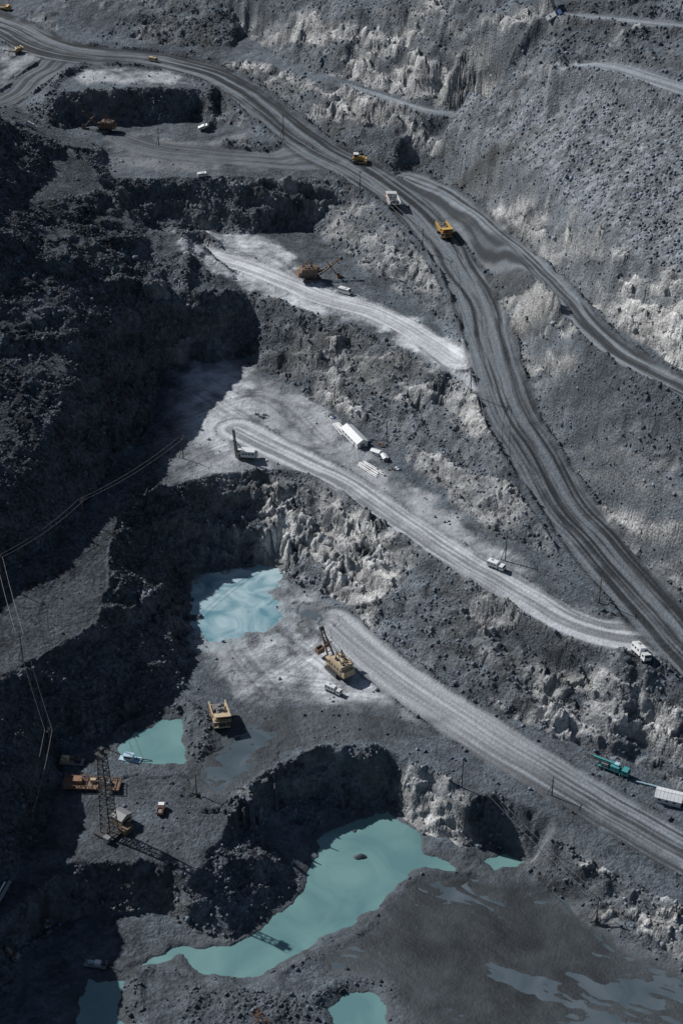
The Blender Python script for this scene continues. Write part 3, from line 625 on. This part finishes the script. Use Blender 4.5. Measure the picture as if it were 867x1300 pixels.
def bulldozer(main):
    b=Bd()
    for y in(-1.5,1.5): track(b,y,4.6,1.4,.8)
    b.box((.3,0,1.6),(4.6,1.9,1.2),main); b.box((1.5,0,2.3),(2.0,1.5,.7),main); b.box((-.9,0,2.9),(1.8,1.8,1.7),main,(.85,.9)); b.box((-.9,0,3.1),(1.85,1.85,.8),'glass',(.9,.95)); b.box((-.9,0,3.8),(2.1,2.1,.12),'white')
    b.cyl((1.6,.3,2.6),(1.6,.3,3.6),.1,'dark'); b.prism([(3.3,.1),(3.7,.2),(3.4,.9),(3.6,1.7),(3.3,1.7),(3.1,.9)],-2.3,2.3,main)
    for y in(-2,2): b.box((1.8,y,.8),(3.2,.22,.35),main)
    b.box((-2.8,0,.9),(.8,1.0,.4),'dark'); b.prism([(-3.3,1.2),(-3.0,1.2),(-3.1,.1),(-3.3,0)],-.2,.2,'steel')
    return b
def lattice(b,x,y,z0,z1,w0,w1,m,n,r=.13,lean=0.):
    def cn(t,i):
        w=(w0+(w1-w0)*t)/2; sx,sy=[(-1,-1),(1,-1),(1,1),(-1,1)][i%4]; return Vector((x+sx*w+lean*t,y+sy*w,z0+(z1-z0)*t))
    for i in range(4): b.cyl(cn(0,i),cn(1,i),r,m,5)
    for k in range(n+1):
        for i in range(4):
            b.cyl(cn(k/n,i),cn(k/n,i+1),r*.7,m,4)
            if k<n: b.cyl(cn(k/n,i+(k%2)),cn((k+1)/n,i+1-(k%2)),r*.6,m,4)
def drill_rig():
    b=Bd()
    for y in(-1.6,1.6): track(b,y,6,1.3,.8)
    b.box((0,0,1.5),(6.5,3.4,.5),'dark'); b.box((.8,0,3.1),(5.6,3.2,2.8),'white'); b.box((.8,0,4.55),(5.9,3.4,.15),'roof')
    for i in range(4):
        for y in(-1.62,1.62): b.box((-1+i*1.3,y,3.4),(.8,.05,.9),'glass')
    b.box((4.1,0,2.6),(1.2,2.6,1.8),'white'); b.box((-2.8,1.1,2.8),(1.4,1.2,2.2),'white'); b.box((-2.9,1.1,3.2),(1.4,1.25,.9),'glass')
    lattice(b,-3.9,0,.4,14,.9,.7,'dark',12,.10,-.9); b.cyl((-1.5,0,4.6),(-4.2,0,9),.12,'dark',5); b.cyl((-3.9,0,.2),(-4.7,0,13.5),.16,'steel',6)
    return b
def gable(L,W,h,rh,wall,roof,door=True):
    b=Bd()
    b.box((0,0,h/2-.2),(L,W,h+.4),wall)
    v=[(-L/2,-W/2,h),(-L/2,W/2,h),(-L/2,0,h+rh-.12),(L/2,-W/2,h),(L/2,W/2,h),(L/2,0,h+rh-.12)]
    b.add(v,[(0,2,1),(3,4,5),(0,3,5,2),(1,2,5,4)],wall)
    o=.35; sl=rh/(W/2)
    for s in(-1,1):
        v=[(-L/2-o,0,h+rh),(L/2+o,0,h+rh),(L/2+o,s*(W/2+o),h-o*sl),(-L/2-o,s*(W/2+o),h-o*sl)]
        v2=[(p[0],p[1],p[2]+.1) for p in v]; b.add(v+v2,[(0,1,2,3),(7,6,5,4),(0,4,5,1),(1,5,6,2),(2,6,7,3),(3,7,4,0)],roof)
        n=int(L/1.2)
        for i in range(n+1):
            x=-L/2+i*L/n; b.cyl((x,0,h+rh+.12),(x,s*(W/2+o),h-o*sl+.12),.05,roof,4)
    b.cyl((-L/2-o,0,h+rh+.12),(L/2+o,0,h+rh+.12),.1,roof,5)
    for i in range(int(L/2.6)):
        for s in(-1,1): b.box((-L/2+1.5+i*2.6,s*(W/2+.02),h*.58),(1.0,.05,.8),'glass')
    b.box((L/2+.02,0,1.0),(.06,W*.4,2.0),'steel')
    return b
def crane_truck():
    b=Bd()
    for x in(4,1.0,-2.8,-4.1):
        for y in(-1.15,1.15): b.wheel(x,y,.6,.45)
    b.box((0,0,1.15),(11.5,1.3,.4),'dark'); b.box((-.5,0,1.45),(9.5,2.6,.22),'teal')
    b.prism([(3.4,1.0),(5.8,1.0),(5.8,2.0),(5.5,3.0),(3.4,3.05)],-1.25,1.25,'teal'); b.prism([(5.82,2.05),(5.55,2.9),(5.62,2.92),(5.89,2.07)],-1.1,1.1,'glass')
    for y in(-1.27,1.27): b.box((4.6,y,2.4),(1.2,.04,.65),'glass')
    b.box((.8,0,2.4),(3.2,2.4,1.7),'teal'); b.box((-2.8,0,2.3),(2.6,2.5,1.6),'steel',(.9,.95)); b.box((-2.8,0,3.2),(1.4,1.4,.3),'dark'); b.cyl((-1,0,2),(-1,0,3.2),.7,'dark',12)
    b.box((-2.5,.2,3.5),(10,.6,.7),'teal'); b.box((-4,-.5,3.3),(6,.3,.4),'dark'); b.cyl((-7,-.3,3.3),(-10,-.3,3.1),.3,'dark',6); b.cyl((-7,.6,3.3),(-10,.4,3.1),.2,'dark',6); b.box((1.2,.3,3.6),(1.6,1.4,.8),'lblue')
    for x,y in((3,1.8),(3,-1.8),(-5,1.8),(-5,-1.8)): b.cyl((x,0,1.2),(x,y,1.2),.15,'teal',5); b.cyl((x,y,1.3),(x,y,.0),.12,'steel',5); b.box((x,y,.06),(.6,.6,.1),'dark')
    return b
def pole(px,py,h=11,arm=True,hx=10,hy=4):
    b=Bd(); b.cyl((0,0,-.6),(0,0,h),.22,'wood',7,.15)
    b.cyl((1.8,0,-.4),(0,0,h*.55),.13,'wood',6)
    if arm:
        b.box((0,0,h-.7),(.16,2.6,.16),'wood')
        for y in(-1.2,0,1.2): b.cyl((0,y,h-.6 if y else h),(0,y,h-.25 if y else h+.35),.09,'steel',6)
    x,y,z=hit(px,py); ob=b.put('utility_pole',px,py,hx,hy); r=math.atan2(hy,-hx); ob.matrix_world=Matrix.Translation((x,y,z))@Matrix.Rotation(r,4,'Z'); return (x,y,z+h-.3)
# ---------------------------------------------------------------- place machines
dump_truck('orange','cream','cream').put('mining_dump_truck',279,917,4,14,.98)
dump_truck('orange','red','white').put('mining_dump_truck',497,261,-5,-8,.85)
dump_truck('yellow','orange','yellow').put('mining_dump_truck',563,298,10,12,.85)
bulldozer('yellow').put('bulldozer',454,206,10,0,1.15)
rope_shovel('cream','cream',58).put('rope_shovel',428,852,-16,-14,.92)
rope_shovel('brown','brown',35).put('rope_shovel',397,356,22,-3,.9)
rope_shovel('rust','brown',35).put('rope_shovel',132,166,-20,-1,.75)
rope_shovel('yellow','cream',30).put('rope_shovel',24,68,-20,2,.45)
lorry('yellow','yellow',False,9).put('tipper_truck',6,13,20,3,1.)
lorry('white','white').put('box_truck',423,879,14,6,.8)
van('white').put('minibus',438,373,14,4,1.1)
lorry('white','white').put('box_truck',630,722,14,6,.85)
lorry('white','white').put('box_truck',812,832,14,16,1.1)
lorry('white','orange',False,6).put('flatbed_truck',205,1031,4,-14,.8)
lorry('white','white').put('box_truck',260,163,10,0,.65)
lorry('white','white').put('box_truck',40,163,14,2,.7)
van('white').put('minibus',258,224,14,-1,.9)
lorry('blue','white').put('box_truck',705,12,14,0,.9)
van('cream').put('minibus',195,78,10,2,.9)
drill_rig().put('drill_rig',313,583,16,1,.95)
gable(14.5,5.2,2.8,1.3,'white','roof').put('site_shed',450,558,16,15,.9)
gable(5,2.6,2.2,.6,'white','roof').put('storage_cabin',478,577,10,4,.8)
gable(5.5,2.6,2.2,.5,'steel','roof').put('storage_cabin',488,583,6,10,.7)
gable(9,4.6,3.0,1.0,'white','roof').put('site_cabin',848,1016,18,4,.9)
crane_truck().put('crane_truck',778,979,18,7,.95)
b=Bd(); b.cyl((-7,0,.5),(7,0,.5),.35,'lblue',8); b.box((-3,0,.15),(.5,1.4,.3),'wood'); b.box((3,0,.15),(.5,1.4,.3),'wood'); b.put('steel_pipe',828,998,18,4,.8)
b=Bd()
for i in range(8): b.cyl((-6+random.uniform(-1,1),-2+i*.55,.3),(6+random.uniform(-1,1),-2+i*.55+random.uniform(-.8,.8),.3),.2,'white',8)
for i in range(3): b.box((-4+i*4,0,.06),(.4,5,.12),'wood')
b.put('pipe_stack',470,596,16,11,1.)
b=Bd()
for i in range(6): b.cyl((-5,-1.5+i*.5,.25),(5,-1.5+i*.5+random.uniform(-.5,.5),.25),.2,'white',8)
for i in range(3): b.box((-3+i*3,0,.06),(.4,3.6,.12),'wood')
b.put('pipe_stack',433,545,10,12,1.)
# scrap, crates and drums left about the site
for (x,y,w) in [(468,560,'steel'),(500,596,'white'),(486,566,'rust'),(420,530,'white'),(330,528,'steel'),(60,1180,'steel')]:
    b=Bd()
    for i in range(5):
        q=(random.uniform(-2,2),random.uniform(-1.5,1.5)); b.box((q[0],q[1],.35),(random.uniform(.6,1.6),random.uniform(.5,1),.7),w if i%2 else 'wood',(.95,.95),rz=random.random()*3)
        b.cyl((q[0]+.9,q[1]+.6,0),(q[0]+.9,q[1]+.6,.9),.3,'blue' if i%2 else 'steel',9)
    b.put('crates_and_drums',x,y,10,3,.9)
# lattice drilling tower with its winch house
b=Bd(); lattice(b,0,0,.8,33,4.0,2.0,'dark',17,.16); b.box((0,0,.5),(7,7,.8),'dark'); b.box((0,0,33.2),(3.2,3.2,.4),'dark'); b.rail([(-1.6,-1.6,33.4),(1.6,-1.6,33.4),(1.6,1.6,33.4),(-1.6,1.6,33.4),(-1.6,-1.6,33.4)],1.,'dark')
b.box((0,0,34.6),(1.2,1.2,1.6),'dark'); b.cyl((0,0,.8),(0,0,30),.18,'steel',6); b.box((0,0,17),(3.6,3.6,.2),'dark')
b.box((5.6,0,2.2),(5.0,4.6,3.0),'cream'); b.prism([(3.0,3.7),(8.2,3.7),(8.2,3.9),(5.6,4.8),(3.0,3.9)],-2.5,2.5,'steel')
for y in(-2.32,2.32): b.box((5.6,y,2.4),(3.6,.05,1.0),'glass')
b.box((3.6,-4,1.2),(4,2.4,2.0),'brown'); b.box((-3.4,-2,1.4),(1.6,2.2,1.6),'steel')
b.put('drilling_tower',140,1058,14,-12,.98,flat=True)
b=Bd()
b.box((0,0,.9),(19,5.2,.3),'brown')
for x in(-8,-4,0,4,8):
    for y in(-2.2,2.2): b.box((x,y,.35),(.5,.5,.9),'dark')
b.rail([(-9.4,-2.5,1.05),(9.4,-2.5,1.05),(9.4,2.5,1.05),(-9.4,2.5,1.05),(-9.4,-2.5,1.05)],1.1,'rust',.11)
for y in(-2.55,2.55): b.box((0,y,.9),(19.2,.2,.6),'rust')
for i in range(9): b.box((-8+i*2,0,1.2),(.35,4.6,.3),'brown')
b.box((-5,.5,1.9),(3,2.6,1.6),'rust'); b.box((3.5,-.4,1.7),(2.2,2.2,1.2),'dark'); b.cyl((6,-1,1.6),(6,1,1.6),.8,'steel',12); b.box((.2,.8,1.8),(1.8,1.2,1.4),'cream')
b.put('service_platform',118,998,20,1,.95,flat=True)
b=Bd(); b.box((0,0,.6),(8,3,.3),'steel'); b.box((-2,0,1.5),(2.6,2.2,1.6),'cream'); b.cyl((1,0,1.4),(3,0,1.4),.8,'dark',12); b.box((0,1,1.2),(1.2,.8,1),'rust')
for x in(-3,0,3):
    for y in(-1.1,1.1): b.wheel(x,y,.4,.3)
b.cyl((-1,-.8,2.2),(-6,-.8,5),.15,'dark',5)
b.put('compressor_trailer',92,968,18,2,1.)
b=Bd(); b.prism([(-4,.1),(-3.6,-.3),(3.6,-.3),(4.3,.4),(4.3,.6),(-4,.6)],-1.5,1.5,'lblue'); b.box((-.5,0,1.5),(3.4,2.2,1.8),'white'); b.box((-.5,0,2.45),(3.8,2.5,.12),'lblue')
for y in(-1.12,1.12): b.box((-.5,y,1.7),(2.6,.04,.7),'glass')
b.cyl((2.6,0,.6),(2.6,0,1.5),.4,'blue',10); b.cyl((2.6,0,1.3),(8,1,.5),.16,'dark',6)
b.put('pump_barge',166,967,18,3,.9,dz=.3,flat=True)
b=Bd(); b.box((0,0,.5),(7,2.6,.25),'steel'); b.cyl((-2,0,1.2),(-.4,0,1.2),.6,'lblue',12); b.box((.8,0,1.2),(1.8,1.4,1.2),'white'); b.box((2.6,.2,1.0),(1,1,.8),'dark')
b.rail([(-3.4,-1.2,.6),(3.4,-1.2,.6),(3.4,1.2,.6)],1.0,'steel')
for x in(-3,3):
    for y in(-1,1): b.box((x,y,.2),(.3,.3,.5),'dark')
b.cyl((3,0,1),(8,-1,.2),.15,'dark',6); b.cyl((-3,0,1),(-6,2,.4),.15,'dark',6); b.cyl((-1,-.5,.5),(-1.4,-.5,3.8),.08,'steel',5)
b.put('pump_station',122,1226,18,3,1.)
lorry('steel','brown',False,7).put('flatbed_truck',12,1214,16,2,.8)
b=Bd(); b.box((0,0,.6),(8,1,.5),'steel'); b.box((0,1.2,.5),(6,.5,.4),'white')
for i in range(6): b.cyl((-3.5+i*1.4,-.5,.3),(-3.5+i*1.4,1.6,.3),.12,'dark',5)
b.put('steel_frame',5,1135,10,-14,1.)
b=Bd()
for i in range(9):
    a=random.uniform(0,6.28); l=random.uniform(1.6,3.2); p=Vector((random.uniform(-1.8,1.8),random.uniform(-.6,.6),-.1)); q=p+Vector((math.cos(a)*l*.45,math.sin(a)*l*.45,l)); b.cyl(p,q,.07,'bark',5,.03)
    for k in range(6):
        s=p.lerp(q,random.uniform(.4,1)); e=s+Vector((random.uniform(-.8,.8),random.uniform(-.8,.8),random.uniform(.1,.9))); b.cyl(s,e,.03,'bark',4,.015)
        for _ in range(9):
            c=s.lerp(e,random.uniform(.3,1.1)); d=[Vector((random.uniform(-.18,.18),random.uniform(-.18,.18),random.uniform(-.12,.18))) for _ in range(3)]
            b.add([c+d[0],c+d[1],c+d[2]],[(0,1,2)],'weed')
b.put('dry_shrub',330,1296,10,0,1.2)
# poles and lines
PT={}
for k,(x,y,h) in enumerate([(457,246,11),(360,176,12),(536,318,10),(597,500,11),(425,515,11),(107,662,10),(30,840,12),(66,958,11),(41,1064,11),(586,1000,11),(756,1172,11),(641,712,11),(760,765,10),(233,582,10),(491,560,9),(202,185,9),(113,318,9),(700,1010,8),(4,742,12),(250,1010,9)]):
    PT[k]=pole(x,y,h)
def cable(name,p,q,sag,r=.035):
    cu=bpy.data.curves.new(name,'CURVE'); cu.dimensions='3D'; cu.bevel_depth=r; sp_=cu.splines.new('POLY'); sp_.points.add(16)
    for i in range(17):
        t=i/16; v=Vector(p).lerp(Vector(q),t); v.z-=sag*4*t*(1-t); sp_.points[i].co=(*v,1)
    ob=bpy.data.objects.new(name,cu); bpy.context.collection.objects.link(ob); cu.materials.append(M['steel'])
for a_,b_ in((9,10),(7,8),(6,7),(3,11),(11,12),(2,3),(0,2),(18,6),(5,18),(4,14),(5,13)):
    for o in(-1.2,1.2): cable('power_line',(PT[a_][0]+o,PT[a_][1],PT[a_][2]),(PT[b_][0]+o,PT[b_][1],PT[b_][2]),2.,.05)
# ---------------------------------------------------------------- light, world, camera
el=math.radians(38); az=(-.87,.5); n_=math.hypot(*az); ts=Vector((az[0]/n_*math.cos(el),az[1]/n_*math.cos(el),math.sin(el)))
sd=bpy.data.lights.new('sun','SUN'); sd.energy=5.0; sd.angle=math.radians(.5); sd.color=(1,.97,.94); so=bpy.data.objects.new('sun',sd); so.rotation_euler=(-ts).to_track_quat('-Z','Y').to_euler(); so.location=(0,500,600); bpy.context.collection.objects.link(so)
w=bpy.data.worlds.new('World'); bpy.context.scene.world=w; w.use_nodes=True; nt=w.node_tree; sk=nt.nodes.new('ShaderNodeTexSky'); sk.sky_type='NISHITA'; sk.sun_disc=False; sk.sun_elevation=el; sk.sun_rotation=math.atan2(az[0],az[1])%(2*math.pi); bg=nt.nodes['Background']; bg.inputs[1].default_value=.05; nt.links.new(sk.outputs[0],bg.inputs[0])
cam=bpy.data.cameras.new('camera'); cam.sensor_fit='VERTICAL'; cam.sensor_height=24; cam.lens=24*F/1300; cam.clip_end=6000; cam.clip_start=1
co=bpy.data.objects.new('camera',cam); co.location=(0,0,HC); co.rotation_euler=(math.pi/2-P,0,0); bpy.context.collection.objects.link(co)
sc=bpy.context.scene; sc.camera=co; sc.view_settings.view_transform='Standard'; sc.view_settings.look='None'; sc.view_settings.exposure=0
print('verts',NX*NY)
